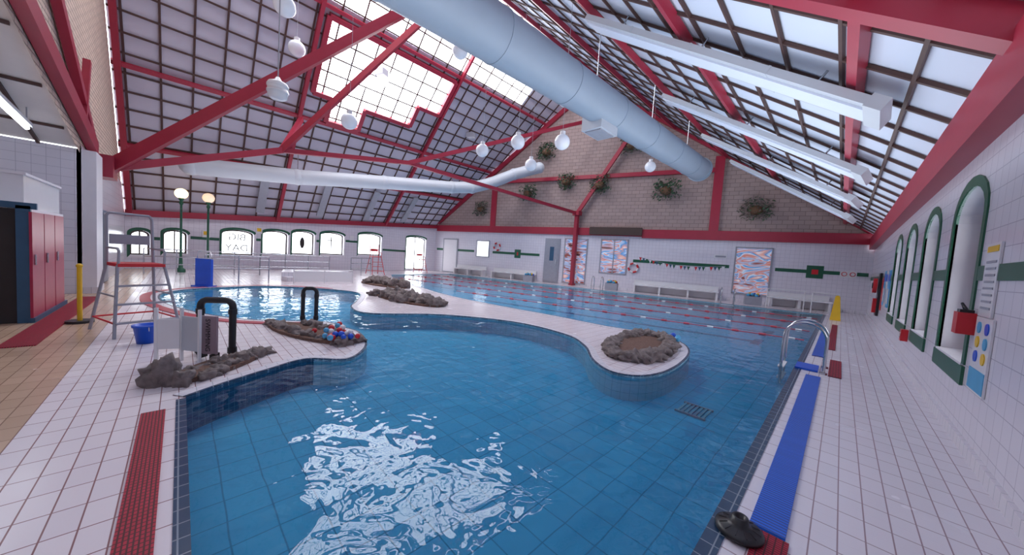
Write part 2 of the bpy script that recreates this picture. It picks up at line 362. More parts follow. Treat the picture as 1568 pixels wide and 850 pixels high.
# far wall
FL=math.hypot(26.5,yw(1)-CORN[1]); cs=26.5/FL
U=lambda x:(1.0-x)/cs
WF=wall("wall_far",(1,yw(1)),CORN,[(0,0),(FL,0),(FL,3.75),(0,3.75)],[],'wall',.1,-1)
gab=[(0,3.75),(0,3.95),(U(-12.9),13.85),(FL,4.1),(FL,3.75)]
wall("wall_far_gable",(1,yw(1)),CORN,gab,[],'brick',.1,-1)
def FW(x,z,d=0): return WF(U(x),z,-d)
if (FW(-10,0,1)).length>(FW(-10,0,0)).length:
    FW=lambda x,z,d=0: WF(U(x),z,d)
fang=math.atan2(.3,1)
def fbox(mb,x0,x1,z0,z1,d0,d1,k):
    c=FW((x0+x1)/2,(z0+z1)/2,(d0+d1)/2); mb.box(c,(abs(x1-x0)/cs,abs(d1-d0),z1-z0),k,rot=fang)
mb=MB(); fbox(mb,.95,-9.2,3.42,3.95,.0,.18,'red'); fbox(mb,-9.2,-25.3,3.5,4.0,0,.14,'red'); fbox(mb,-5.3,-5.75,3.95,8.2,0,.16,'red'); fbox(mb,-19.7,-20.1,4.0,7.9,0,.16,'red'); fbox(mb,-5.7,-20.4,7.3,7.55,0,.2,'red'); fbox(mb,-9.2,-12.4,3.55,4.05,.18,.3,'frame')
mb.beam(FW(.9,4.0,.12),FW(-12.9,13.6,.12),.2,.3,'red'); mb.beam(FW(-25.2,4.2,.12),FW(-12.9,13.6,.12),.2,.3,'red'); mb.obj("trim_9")
mb=MB()
for a,b in((.9,-2.6),(-4.6,-9.6),(-15.9,-19.8),(-21.5,-25.3)): fbox(mb,a,b,1.86,2.04,0,.012,'green')
for x0,x1 in((-.7,-1.35),(-17.4,-17.9)): fbox(mb,x0,x1,1.62,2.27,0,.016,'green'); fbox(mb,x0-.2,x1+.2,1.82,2.07,.016,.022,'redplastic')
mb.obj("trim_10")
mb=MB(); fbox(mb,.9,-25.3,0,.15,0,.02,'coping'); mb.obj("baseboard_far")
def glazed(x0,x1,z0,z1,nm,k='swirl',mull=0):
    mb=MB(); w=.07
    fbox(mb,x0,x1,z1-w,z1,0,.05,'grey');fbox(mb,x0,x1,z0,z0+w,0,.05,'grey');fbox(mb,x0,x0-w,z0,z1,0,.05,'grey');fbox(mb,x1+w,x1,z0,z1,0,.05,'grey')
    for i in range(mull):
        x=x0+(x1-x0)*(i+1)/(mull+1); fbox(mb,x-.03,x+.03,z0,z1,0,.05,'grey')
    o=mb.obj(nm)
    g=quadimg("pane",lambda a,z,d:FW(a,z,d),x0-w,x1+w,z0+w,z1-w,.02,k); g.parent=o
glazed(-2.75,-4.4,.45,3.1,"window_5")
glazed(-9.95,-11.65,1.0,3.3,"window_6",mull=1)
glazed(-12.5,-14.1,.1,3.25,"door_1",mull=1)
mb=MB(); fbox(mb,-14.4,-15.5,.02,3.2,0,.08,'grey'); fbox(mb,-14.5,-15.4,.1,3.1,.08,.1,'grey'); fbox(mb,-14.8,-15.1,1.6,2.6,.1,.11,'navyp'); mb.cyl(FW(-14.62,1.3,.12),FW(-14.62,1.7,.12),.03,'steel'); mb.obj("door_2")
glazed(-20.1,-21.3,1.5,2.85,"window_7",'bright')
mb=MB(); fbox(mb,-23.1,-24.6,.02,2.9,0,.06,'grey'); fbox(mb,-23.2,-24.5,.1,2.8,.06,.07,'white'); mb.obj("door_3")
# left wall
LL=math.hypot(3.5,CORN[1]+1.7)
lw=[(-1.55,-.95,.6,1.7),(-.56,.25,.72,1.82),(1.5,2.85,.76,2.08),(3.25,4.5,.86,2.22),(4.7,5.95,.93,2.36),(6.3,7.8,1.0,2.45),(8.8,10.6,1.1,2.65),(12.8,14.8,.1,2.8)]
sc=LL/(CORN[1]+1.7)
u_=lambda y:(y+1.7)*sc
lh=[arch(max(.05,u_(a)),u_(b),z0,z1,rise=.2) for a,b,z0,z1 in lw]
WL=wall("wall_left",(-22,-1.7),CORN,[(0,0),(LL,0),(LL,3.9),(0,2.42)],lh,'wall',.3,-1)
t1=WL(5,1,1)
LS=1 if t1.x<WL(5,1,0).x else -1
for i,(q,(a,b,z0,z1)) in enumerate(zip(lh,lw)):
    mb=MB(); n=len(q)
    cx=(q[0][0]+q[1][0])/2; cz=(z0+z1)/2; wx=(q[1][0]-q[0][0])/2
    o=[((p[0]-cx)*(1+.09/wx)+cx,(p[1]-cz)*(1+.12/(z1-z0)*2)+cz) for p in q]
    q2=[((p[0]-cx)*(1-.07/wx)+cx,(p[1]-cz)*(1-.07/(z1-z0)*2)+cz) for p in q]
    for j in range(n):
        k=(j+1)%n
        mb.add([WL(*o[j],-.02*LS),WL(*o[k],-.02*LS),WL(*q[k],-.02*LS),WL(*q[j],-.02*LS)],[(0,1,2,3)],'green' if j>1 else 'white')
        mb.add([WL(*q[j],.2*LS),WL(*q[k],.2*LS),WL(*q2[k],.2*LS),WL(*q2[j],.2*LS)],[(0,1,2,3)],'frame')
    if i in(0,1,7): mb.beam(WL(cx,z0,.2*LS),WL(cx,z1,.2*LS),.05,.05,'frame')
    vs=[WL(*p,.21*LS) for p in q2]; mb.add(vs,[tuple(range(n))],'glass')
    if i==4:
        mb.ball(WL(cx,cz,.19*LS),.22,'dark',sc=(.03,.6,1.6),sub=2)
    if i==5:
        mb.beam(WL(cx,cz-.45,.19*LS),WL(cx,cz+.45,.19*LS),.02,.05,'dark'); mb.beam(WL(cx-.3,cz+.2,.19*LS),WL(cx+.3,cz+.2,.19*LS),.02,.05,'dark')
    o_=mb.obj("window_%d"%(8+i))
    if i==2:
        for txt,zz in(("BIG",cz+.12),("DAY",cz-.45)):
            cu=bpy.data.curves.new("lettering","FONT"); cu.body=txt; cu.size=.5; cu.align_x='CENTER'; cu.extrude=.002; cu.materials.append(M['dark'])
            t=bpy.data.objects.new("lettering",cu); COL.objects.link(t); t.parent=o_
            p=WL(cx,zz,.19*LS); t.matrix_world=Matrix.Translation(p)@Matrix.Rotation(-math.pi/2+.197,4,'Z')@Matrix.Rotation(math.pi/2,4,'X')
mb=MB()
prev=0
for (a,b,z0,z1) in lw:
    s0,s1=prev,u_(a)-.1
    if s1-s0>.05:
        z=(z0+z1)/2+.1; mb.beam(WL(s0,z,-.01*LS),WL(s1,z,-.01*LS),.02,.14,'green')
    prev=u_(b)+.1
mb.beam(WL(0,2.4,-.1*LS),WL(LL,3.85,-.1*LS),.2,.28,'red'); mb.obj("trim_11")
for y,z,k in((.9,1.75,'yellow'),(3.06,2.15,'yellow'),(8.3,2.2,'whitegloss')):
    mb=MB(); p=WL(u_(y),z,-.03*LS); mb.box(p,(.02,.3,.34),'whitegloss',rot=.197); mb.box(WL(u_(y),z+.04,-.045*LS),(.01,.2,.18),k,rot=.197); mb.obj("wall_safety_sign")
# near gable wall (y=-1.7)
wall("wall_near_left",(-22,-1.7),(-13.2,-1.7),[(0,0),(8.8,0),(8.8,3.6),(.97,3.6),(0,2.4)],[],'wall',.1,1)
wall("wall_near_left_gable",(-22,-1.72),(-4,-1.72),[(.97,3.6),(9.1,13.75),(18,7.3),(18,5.7),(8.8,3.4)],[],'brickn',.1,1)
wall("wall_alcove",(-13.2,-8),(-13.2,-1.7),[(0,0),(6.3,0),(6.3,3.5),(0,3.5)],[],'wall',.1,1)
wall("wall_back",(1,-8),(-13.2,-8),[(0,0),(14.2,0),(14.2,13.8),(13.9,13.8),(0,4.0)],[],'wall',.1,1)
mb=MB(); z=lambda x:3.52+.25*(x+13.2)
mb.add([(-13.2,-8,z(-13.2)),(-4,-8,z(-4)),(-4,-1.72,z(-4)),(-13.2,-1.72,z(-13.2))],[(0,1,2,3)],'cream')
for i in range(6):
    y=-2.3-i*1.1; mb.beam((-13.2,y,z(-13.2)-.03),(-4,y,z(-4)-.03),.05,.06,'batten')
for x in(-12.2,-10.6,-9.0,-7.4): mb.beam((x,-8,z(x)-.03),(x,-1.8,z(x)-.03),.05,.05,'batten')
mb.obj("ceiling_alcove")

# ------------------------------------------------------------ roof
RX,RZ=-12.9,13.8
def PR(s,y): return Vector((1.15+(RX-1.15)*s,y,3.72+(RZ-3.72)*s))
def PL(s,y):
    ex=xl(y); t=(y+1.7)/17.6; ez=2.5+1.45*t
    return Vector((ex+(RX-ex)*s,y,ez+(RZ-ez)*s))
def yend(Pf,s):
    y=18.0
    for _ in range(12): y=yw(Pf(s,y).x)
    return y-.02
def hit(Pf,y):
    ss=[i/60 for i in range(61)]; ok=[s for s in ss if y<=yw(Pf(s,y).x)]
    return (min(ok),max(ok)) if ok else None
def off(Pf,s,y,d):
    a=Pf(s,y);n=(Pf(min(1,s+.01),y)-Pf(s-.01,y)).cross(Vector((0,1,0))).normalized()
    if n.z>0: n=-n
    return a+n*d,n
def roof(Pf,name,k,y0):
    NS=16; NY=8; mb=MB()
    for i in range(NS):
        s0,s1=i/NS,(i+1)/NS; e0,e1=yend(Pf,s0),yend(Pf,s1)
        for j in range(NY):
            f0,f1=j/NY,(j+1)/NY
            mb.add([Pf(s0,y0+(e0-y0)*f0),Pf(s1,y0+(e1-y0)*f0),Pf(s1,y0+(e1-y0)*f1),Pf(s0,y0+(e0-y0)*f1)],[(0,1,2,3)],k)
    mb.obj(name)
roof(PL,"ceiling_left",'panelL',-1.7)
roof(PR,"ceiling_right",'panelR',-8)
def glaz(Pf,holes,name):
    mb=MB()
    for a,b,c,d in holes:
        n=max(1,int((d-c)/3))
        for i in range(n):
            y0=c+(d-c)*i/n;y1=c+(d-c)*(i+1)/n
            mb.add([off(Pf,s,y,.02)[0] for s,y in((a,y0),(b,y0),(b,y1),(a,y1))],[(0,1,2,3)],'skyl')
    return mb.obj(name)
gz=glaz(PL,[(.77,.955,.2,15.6),(.52,.73,4.3,9.2),(.44,.52,5.0,6.6),(.60,.73,9.2,10.6)],"opal_glazing")
glaz(PR,[(.90,.965,-1,18)],"ridge_skylight")
def battens(Pf,name,y0,ns,dy,w,purl,raf,pw):
    mb=MB()
    for i in range(1,ns):
        s=i/ns; ye=yend(Pf,s); m=8
        for j in range(m):
            a,n=off(Pf,s,y0+(ye-y0)*j/m,.04); b,_=off(Pf,s,y0+(ye-y0)*(j+1)/m,.04); mb.beam(a,b,w,.05,'batten',n)
    y=y0+.3
    while y<23.2:
        h=hit(Pf,y)
        if h:
            a,n=off(Pf,h[0],y,.035); b,_=off(Pf,h[1],y,.035); mb.beam(a,b,w,.05,'batten',n)
        y+=dy
    mb.obj(name+"_battens")
    mb=MB()
    for s in purl:
        ye=yend(Pf,s); m=8
        for j in range(m):
            a,n=off(Pf,s,y0+(ye-y0)*j/m,.12); b,_=off(Pf,s,y0+(ye-y0)*(j+1)/m,.12); mb.beam(a,b,pw,.16,'red',n)
    for y,ww in raf:
        h=hit(Pf,y)
        a,n=off(Pf,h[0],y,.16); b,_=off(Pf,h[1],y,.16); mb.beam(a,b,ww,.26,'red',n)
    mb.obj(name+"_red_purlins")
battens(PL,"ceiling_left",-1.7,22,.86,.06,(.22,.43,.755,.97),((-1.55,.16),(3.9,.14),(10.8,.12)),.14)
battens(PR,"ceiling_right",-8,20,.95,.048,(.085,.27,.45,.64,.84,.97),((4.85,.24),),.13)
mb=MB()
def poly(Pf,pts,w,k,d=.12,close=True):
    n=len(pts)
    for i in range(n if close else n-1):
        a,nn=off(Pf,*pts[i],d); b,_=off(Pf,*pts[(i+1)%n],d); mb.beam(a,b,w,.28,k,nn)
poly(PL,[(.52,4.2),(.52,5.0),(.44,5.0),(.44,6.6),(.52,6.6),(.52,9.2),(.60,9.2),(.60,10.6),(.735,10.6),(.735,4.2)],.2,'red')
sf=mb.obj("roof_skylight"); gz.parent=sf

# ------------------------------------------------------------ trusses
mb=MB(); B=lambda a,b,w=.2,h=.28:mb.beam(a,b,w,h,'red')
st=(-14.9,-1.45,3.35); N1=(-16,2.8,5.2); N2=(-15.5,7.9,5.9); PT=(-13.2,19.2,4.95)
B(st,(-11.75,8.0,12.6),.22,.32); B(N1,(-11.9,7.7,12.1),.16,.22); B(st,N1,.18,.22); B(N1,N2,.15,.18); B(N2,PT,.14,.18); B(N2,(-12.2,18.9,10.9),.15,.2)
B(PT,(-10.3,20.0,9.7),.18,.24); B(N1,(-18.2,3.9,7.3),.16,.2)
mb.box((-13.2,19.2,2.45),(.24,.24,4.9),'red'); mb.box((-13.2,19.2,.06),(.34,.34,.12),'red'); mb.box(PT,(.5,.4,.3),'red')
mb.box((-14.9,-1.5,3.35),(.9,.36,.6),'red')
mb.obj("roof_truss")
mb=MB()
mb.beam((-14.2,-1.62,3.72),(-7.5,-1.62,5.05),.16,.34,'red'); mb.beam((-14.0,-1.62,3.85),(-9.4,-1.62,6.4),.14,.2,'red'); mb.beam((-12.6,-1.6,3.98),(-13.2,-1.6,5.6),.12,.14,'red')
mb.beam((-9.4,-1.62,6.4),(-12.5,-1.62,9.0),.14,.2,'red'); mb.obj("gable_truss")

# ------------------------------------------------------------ ducts
mb=MB()
P0=Vector((-5.75,-1.3,6.15));P1=Vector((-5.75,19,6.85)); D=(P1-P0)
mb.cyl(P0,P1,.55,'duct',n=32)
for i in range(8):
    a=P0+D*(i/8+.05); mb.cyl(a,a+D*.003,.565,'duct',n=32)
e=P1; mb.cyl(e,e+D.normalized()*.12,.61,'duct',n=32)
for f in(.1,.3,.5,.7,.9):
    q=P0+D*f; mb.cyl(q+Vector((0,0,.5)),q+Vector((0,0,PR((1.15-q.x)/14.05,0).z-q.z)),.02,'steel',n=6)
q=P0+D*.53; mb.box(q+Vector((-.15,0,-.55)),(.7,1.0,.45),'heat'); mb.box(q+Vector((-.15,0,-.79)),(.55,.8,.04),'grey')
mb.obj("main_air_duct")
mb=MB(); pts=[(-19.5,.3,4.5),(-19.1,4,4.8),(-18.5,8,5.3),(-17.8,12,5.75),(-17.4,13.3,5.95),(-16.9,14.4,6.4),(-16.2,15.8,7.2),(-15.4,17.4,7.9)]
mb.tube([tuple(Vector(pts[i]).lerp(Vector(pts[i+1]),j/3)) for i in range(len(pts)-1) for j in range(3)]+[pts[-1]],.36,'heat',20)
for p in pts: mb.ball(p,.385,'heat',sub=3)
for i in(1,3): mb.cyl(pts[i],(pts[i][0],pts[i][1],pts[i][2]+1.2),.02,'steel',n=6)
mb.obj("side_air_duct")

def heater(a,b,w=.72):
    mb=MB(); a=Vector(a);b=Vector(b); d=b-a; n=Vector((.58,0,.81))
    mb.beam(a,b,w,.12,'heat',n); 
    mb.beam(a-n*.075,b-n*.075,w*.6,.03,'panelR',n)
    L=int(d.length/1.3)
    for i in range(1,L):
        p=a+d*i/L; mb.beam(p-d.normalized()*.02,p+d.normalized()*.02,w+.02,.13,'heat',n)
    mb.beam(a-d.normalized()*.1,a+d.normalized()*.12,w+.06,.18,'heat',n)
    for f in(.15,.5,.85):
        p=a+d*f; mb.cyl(p,p+n*.5,.02,'steel',n=6)
    mb.obj("radiant_heater_panel")
heater((.15,7.1,4.05),(-5.1,7.5,7.75)); heater((.12,11.1,4.05),(-5.0,12.3,7.65)); heater((.05,14.9,4.1),(-5.0,17.0,7.7)); heater((0,18.9,4.1),(-4.6,20.6,7.4))
for y in(3.0,6.0,9.0,12.0):
    mb=MB(); a,n=off(PL,.04,y,.3); b,_=off(PL,.20,y,.3); mb.beam(a,b,.35,.12,'grey',n)
    for f in(.3,.7): p=a.lerp(b,f); mb.cyl(p,p-n*.28,.02,'steel',n=6)
    mb.obj("radiant_heater_panel")
for s,y in((.66,6.7),(.58,13.2)):
    mb=MB(); p,n=off(PL,s,y,.35); mb.box(p,(.5,.35,.3),'grey',rot=.4); mb.box(p+Vector((.05,0,-.16)),(.42,.28,.03),'whitegloss',rot=.4); mb.cyl(p,p-n*.33,.03,'grey',n=8); mb.obj("roof_floodlight")

# ------------------------------------------------------------ pendant lamps
def ceilz(x,y):
    if x>RX: return PR((1.15-x)/14.05,y).z
    ex=xl(y); return PL((x-ex)/(RX-ex),y).z
for p,r in(((-6.0,7.7,5.0),.22),((-9.1,7.3,5.2),.22),((-7.5,7.4,5.2),.22),((-11.3,3.7,5.5),.24),((-14,2.8,8.3),.26),((-8.6,11,8.1),.24),((-9.3,10,5.4),.24),((-7.1,16.2,6.5),.26),((-9,6.1,7.9),.24),((-11,1.9,7.8),.26)):
    mb=MB(); mb.ball(p,r,'globe',sub=3); mb.cyl((p[0],p[1],p[2]+r*.9),(p[0],p[1],p[2]+r*1.35),r*.35,'whitegloss',n=12)
    mb.cyl((p[0],p[1],p[2]+r*1.2),(p[0],p[1],ceilz(p[0],p[1])-.02),.006,'grey',n=5); mb.obj("pendant_globe_lamp")
mb=MB(); p=Vector((-10.4,1.7,5.4)); mb.lathe(p,[(0,-.24),(.14,-.24),(.2,-.2),(.22,-.08),(.235,-.08),(.235,-.04),(.22,-.04),(.22,.06),(.235,.06),(.235,.1),(.2,.16),(.1,.2),(.04,.3),(0,.3)],'whitegloss')
mb.cyl(p+Vector((0,0,.25)),(p.x,p.y,ceilz(p.x,p.y)-.02),.015,'grey',n=6); mb.obj("ceiling_speaker_pod")
for x,y,k in((-20.3,0.02,'lampwarm'),(-20.8,.9,'lampdim')):
    mb=MB(); mb.lathe((x,y,0),[(.16,0),(.16,.12),(.08,.2),(.06,.6),(.045,.7),(.04,2.9),(.07,2.95),(.07,3.02),(.04,3.05),(.1,3.15),(.1,3.2)],'green',14)
    mb.beam((x-.3,y,2.75),(x+.3,y,2.75),.03,.03,'green'); mb.ball((x,y,3.38),.22,k,sub=3); mb.obj("lamp_post")

# ------------------------------------------------------------ rocks
def rocks(name,items,base=None,extra=None,sub=3):
    mb=MB()
    if base: mb.prism(base,0,.05,'soil')
    for i,(x,y,r,h) in enumerate(items):
        mb.ball((x,y,h*.35),r,'rock',sc=(1.1,.95,h/r*.75),sub=sub,disp=.7,seed=i+len(name)+x,rz=random.random()*6)
    if extra: extra(mb)
    mb.obj(name)
def oval(cx,cy,a,b,t,n=20): return [(cx+a*math.cos(q)*math.cos(t)-b*math.sin(q)*math.sin(t),cy+a*math.cos(q)*math.sin(t)+b*math.sin(q)*math.cos(t)) for q in [2*math.pi*i/n for i in range(n)]]
it=[(-5.02,-.10,.13,.24),(-4.90,.02,.09,.16),(-5.14,-.17,.12,.2)]
for i in range(11):
    t=i/10; it.append((-4.98-.75*t,.2+.66*t,random.uniform(.06,.10),random.uniform(.07,.13)))
for i in range(8):
    t=i/7; it.append((-5.3-.5*t,.12+.66*t,random.uniform(.05,.09),random.uniform(.06,.10)))
rocks("rock_planter",it,oval(-5.36,.36,.62,.22,2.35))
it=[]
for i in range(14):
    t=i/13; it.append((-7.7+2.1*t,1.25+.65*t-.12*math.sin(3*t),random.uniform(.07,.13),random.uniform(.07,.13)))
for i in range(9):
    t=i/8; it.append((-7.4+1.7*t,1.75+.4*t,random.uniform(.07,.13),random.uniform(.08,.13)))
def ex(mb):
    for i in range(24):
        x=-6.05+random.uniform(-.35,.5); y=1.9+random.uniform(-.25,.2); mb.ball((x,y,.1+random.random()*.11),random.uniform(.04,.055),random.choice(['blue','redplastic','redplastic','whitegloss','whitegloss','teal']),sub=2)
rocks("rock_planter",it,oval(-6.65,1.65,1.1,.34,.33),ex)
it=[]
for i in range(24):
    x,y=oval(-2.72,6.55,1.2,.5,1.75,24)[i]; it.append((x,y,random.uniform(.11,.17),random.uniform(.11,.17)))
def ex(mb):
    for x,y in((-2.35,7.5),(-2.3,7.3),(-2.5,7.65)): mb.ball((x,y,.15),.06,random.choice(['blue','teal']),sub=2)
rocks("rock_island_planter",it,oval(-2.72,6.55,1.2,.5,1.75),ex)
it=[]
for i in range(24):
    t=i/23; it.append((-11.2+2.7*t+random.uniform(-.1,.1),5.0+.4*t+random.uniform(-.35,.35),random.uniform(.14,.26),random.uniform(.14,.28)))
rocks("rock_cluster",it,oval(-9.85,5.2,1.55,.5,.15))
it=[]
for i in range(16):
    t=i/15; it.append((-15.6+2.4*t,6.2+.4*t+random.uniform(-.35,.3),random.uniform(.18,.30),random.uniform(.2,.35)))
rocks("rock_cluster",it,oval(-14.4,6.4,1.5,.5,.2))

# ------------------------------------------------------------ pipe arches, signs
def archpipe(a,b,h,r):
    mb=MB(); a=Vector(a);b=Vector(b); c=.09; d=(b-a).normalized(); up=Vector((0,0,1)); pts=[a,a+up*(h-c)]
    for i in range(1,5):
        t=math.pi/2*i/5; pts.append(a+up*(h-c+c*math.sin(t))+d*(c-c*math.cos(t)))
    for i in range(5,0,-1):
        t=math.pi/2*i/5; pts.append(b+up*(h-c+c*math.sin(t))-d*(c-c*math.cos(t)))
    pts+=[b+up*(h-c),b]
    mb.tube(pts,r,'black',14)
    for p in(a,b): mb.cyl(p+up*.02,p+up*.1,r*1.3,'black'); mb.cyl(p+up*(h-c-.1),p+up*(h-c-.03),r*1.2,'black')
    mb.obj("black_pipe_arch")
archpipe((-6.12,.2,.0),(-5.9,.52,.0),.75,.042); archpipe((-7.9,1.82,.0),(-7.75,2.03,.0),.68,.038)
mb=MB(); c=Vector((-5.75,.27,.33)); Rz=Matrix.Rotation(math.radians(45),3,'Z')
mb.box(c,(.22,.03,.5),'sign',R=Rz); mb.box(c+Rz@Vector((-.08,.0,-.27)),(.03,.12,.06),'dark',R=Rz); mb.box(c+Rz@Vector((.08,.0,-.27)),(.03,.12,.06),'dark',R=Rz)
so=mb.obj("swimming_sign_board")
cu=bpy.data.curves.new("lettering","FONT"); cu.body="SWIMMING"; cu.size=.085; cu.extrude=.001; cu.align_x='CENTER'; cu.align_y='CENTER'; cu.materials.append(M['dark'])
to=bpy.data.objects.new("lettering",cu); COL.objects.link(to); to.parent=so
to.matrix_world=Matrix.Translation(c+Rz@Vector((0,-.018,0)))@Rz.to_4x4()@Matrix.Rotation(math.pi/2,4,'X')@Matrix.Rotation(-math.pi/2,4,'Z')
mb=MB(); Ra=Matrix.Rotation(math.radians(70),3,'Z'); Rb=Matrix.Rotation(math.radians(38),3,'Z')
c=Vector((-5.88,-.10,.36)); mb.box(c,(.22,.02,.38),'whitegloss',R=Ra); mb.box(c+Ra@Vector((-.11,0,-.02)),(.03,.035,.70),'whitegloss',R=Ra)
c2=Vector((-5.78,.10,.36)); mb.box(c2,(.26,.02,.44),'heat',R=Rb); mb.box(c2+Rb@Vector((.13,0,-.02)),(.025,.03,.68),'whitegloss',R=Rb); mb.box(c2+Rb@Vector((-.13,0,-.02)),(.025,.03,.68),'whitegloss',R=Rb)
mb.obj("white_notice_board")
mb=MB(); mb.lathe((-7.1,-.34,0),[(0,0),(.1,0),(.135,.24),(.15,.24),(.15,.27),(.125,.27),(.095,.02),(0,.02)],'blue',28)
mb.tube([(-7.1+.145*math.cos(t),-.34+.03,.25-.12*math.sin(t)*.9) for t in [math.pi*i/10 for i in range(11)]],.006,'steel',6); mb.obj("blue_bucket")
mb=MB(); mb.lathe((-.31,2.45,.014),[(0,0),(.125,0),(.13,.012),(.125,.026),(.11,.034),(.07,.046),(.05,.06),(.042,.095),(.028,.095),(.026,.05),(0,.05)],'black',40); 
for i in range(12):
    t=2*math.pi*i/12; mb.beam((-.31+.045*math.cos(t),2.45+.045*math.sin(t),.066),(-.31+.11*math.cos(t),2.45+.11*math.sin(t),.048),.005,.006,'black')
mb.obj("rubber_post_base")
X,Y=-14.5,.55
mb=MB(); mb.box((X,Y,.46),(.5,.08,.88),'blue',rot=.8); mb.box((X,Y,.02),(.56,.3,.04),'blue',rot=.8)
mb.tube([(X-.17,Y-.17,.88),(X-.14,Y-.14,1.12),(X+.14,Y+.14,1.12),(X+.17,Y+.17,.88)],.018,'steel',8); mb.obj("blue_pool_cover_stand")
def guardchair(c,ang,s,k1,k2,h=1.9):
    mb=MB(); Rz=Matrix.Rotation(ang,3,'Z'); T=lambda x,y,z:Vector(c)+Rz@Vector((x*s,y*s,z*s))
    for sx in(-1,1):
        mb.tube([T(sx*.38,.5,0),T(sx*.27,.22,1.05),T(sx*.26,.2,1.1)],.02,k1,8)
        mb.tube([T(sx*.38,-.5,0),T(sx*.27,-.22,1.1),T(sx*.26,-.26,h-.05),T(sx*.23,-.26,h)],.02,k1,8)
        mb.tube([T(sx*.26,.22,1.1),T(sx*.26,.24,1.32),T(sx*.26,.2,1.36),T(sx*.26,-.22,1.36)],.017,k1,8)
        mb.tube([T(sx*.36,.44,.22),T(sx*.36,-.44,.22)],.014,k2,8)
        mb.tube([T(sx*.32,.33,.62),T(sx*.32,-.35,.62)],.014,k1,8)
    for z,y,x in((.22,.45,.36),(.5,.37,.33),(.78,.29,.3)): mb.box(T(0,y,z),(x*2*s,.08*s,.025*s),k1,R=Rz)
    mb.tube([T(-.36,-.44,.22),T(.36,-.44,.22)],.014,k2,8); mb.tube([T(-.23,-.26,h),T(.23,-.26,h)],.02,k1,8)
    mb.box(T(0,0,1.1),(.54*s,.48*s,.05*s),k2,R=Rz); mb.box(T(0,-.25,1.5),(.46*s,.03*s,.16*s),k1,R=Rz)
    mb.obj("lifeguard_chair")
guardchair((-8.1,-.5,0),math.radians(-70),.98,'grey','redplastic',1.92)
guardchair((-20.6,8.6,0),math.radians(-90),1.0,'redplastic','redplastic',1.9)
guardchair((-23.2,13.2,0),math.radians(-90),.9,'redplastic','redplastic',1.9)
# ------------------------------------------------------------ left block
mb=MB()
mb.box((-10.45,-3.3,.93),(2.15,3.16,1.86),'white')
for i in range(3):
    x=-11.4+.36+i*.7
    mb.box((x,-1.708,.93),(.66,.03,1.76),'locker'); mb.cyl((x+.25,-1.68,.95),(x+.25,-1.68,1.12),.012,'steel',n=6)
mb.box((-10.4,-1.7,.04),(2.2,.05,.08),'navyp')
for y in(-1.78,-3.1): mb.box((-9.36,y,.95),(.06,.14,1.9),'navyp')
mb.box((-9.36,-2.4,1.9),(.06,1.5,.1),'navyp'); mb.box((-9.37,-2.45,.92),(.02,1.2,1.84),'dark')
for z_ in(.2,.4,.6,.8): mb.box((-9.34,-2.5,z_),(.03,.9,.04),'wood')
mb.obj("locker_kiosk")
mb=MB(); mb.box((-10.9,-2.6,2.15),(2.3,1.5,.56),'whitegloss'); mb.box((-10.9,-2.6,2.44),(2.36,1.56,.04),'white'); mb.obj("white_duct_casing")
mb=MB(); mb.box((-13.65,-1.62,1.75),(.9,.3,3.5),'white'); mb.box((-13.65,-1.62,.08),(.94,.34,.16),'coping'); mb.obj("tiled_column")
mb=MB(); mb.box((-16.2,-1.67,1.1),(1.0,.06,2.2),'navyp'); mb.box((-16.2,-1.64,1.08),(.86,.04,2.1),'grey'); mb.obj("door_4")
mb=MB(); mb.cyl((-9.1,-1.2,0),(-9.1,-1.2,.95),.03,'yellow'); mb.cyl((-9.1,-1.2,0),(-9.1,-1.2,.04),.16,'black',n=20); mb.ball((-9.1,-1.2,.97),.04,'yellow'); mb.obj("barrier_post")
mb=MB(); a=Vector((-9.0,-2.35,3.95));b=Vector((-11.6,-2.15,3.5))
mb.beam(a+Vector((0,0,.07)),b+Vector((0,0,.07)),.14,.07,'whitegloss'); mb.cyl(a,b,.035,'tube'); mb.cyl(a+Vector((0,0,.1)),a+Vector((0,0,.6)),.01,'grey',n=5); mb.cyl(b+Vector((0,0,.1)),b+Vector((0,0,.4)),.01,'grey',n=5); mb.obj("added_alcove_tube")
mb=MB(); a=Vector((-8.0,-5.5,3.6));b=Vector((-11.6,-5.5,3.3))  # second tube is invented, added to brighten the dark alcove
mb.beam(a+Vector((0,0,.07)),b+Vector((0,0,.07)),.14,.07,'whitegloss'); mb.cyl(a,b,.035,'tube'); mb.cyl(a+Vector((0,0,.1)),a+Vector((0,0,1.1)),.01,'grey',n=5); mb.cyl(b+Vector((0,0,.1)),b+Vector((0,0,.5)),.01,'grey',n=5); mb.obj("added_alcove_tube")
# ------------------------------------------------------------ ladders
def ladder(cx,cy,ang=0,steps='blue'):
    mb=MB(); Rz=Matrix.Rotation(ang,3,'Z'); c=Vector((cx,cy,0))
    T=lambda x,y,z:c+Rz@Vector((x,y,z))
    for sy in(-.28,.28):
        pts=[T(.42,sy,0),T(.42,sy,.55)]
        for i in range(1,10):
            t=math.pi*i/10; pts.append(T(.14+.28*math.cos(t),sy,.55+.28*math.sin(t)))
        pts+=[T(-.14,sy,.5),T(-.14,sy,DEP+.05)]
        mb.tube(pts,.022,'steel',10); mb.cyl(T(.42,sy,0),T(.42,sy,.03),.05,'steel')
    for z_ in(.0,-.2): mb.box(T(-.14,0,z_-.03),(.09,.56,.03),'whitegloss',R=Rz)
    if steps: mb.box(T(.2,0,.02),(.3,.5,.03),steps,R=Rz)
    mb.obj("pool_ladder")
ladder(-.5,7.95); 
ladder(-4.0,19.6,math.pi/2+.25,None); ladder(-10.5,17.9,math.pi/2+.25,None)
mb=MB(); x,y=-.05,18.6
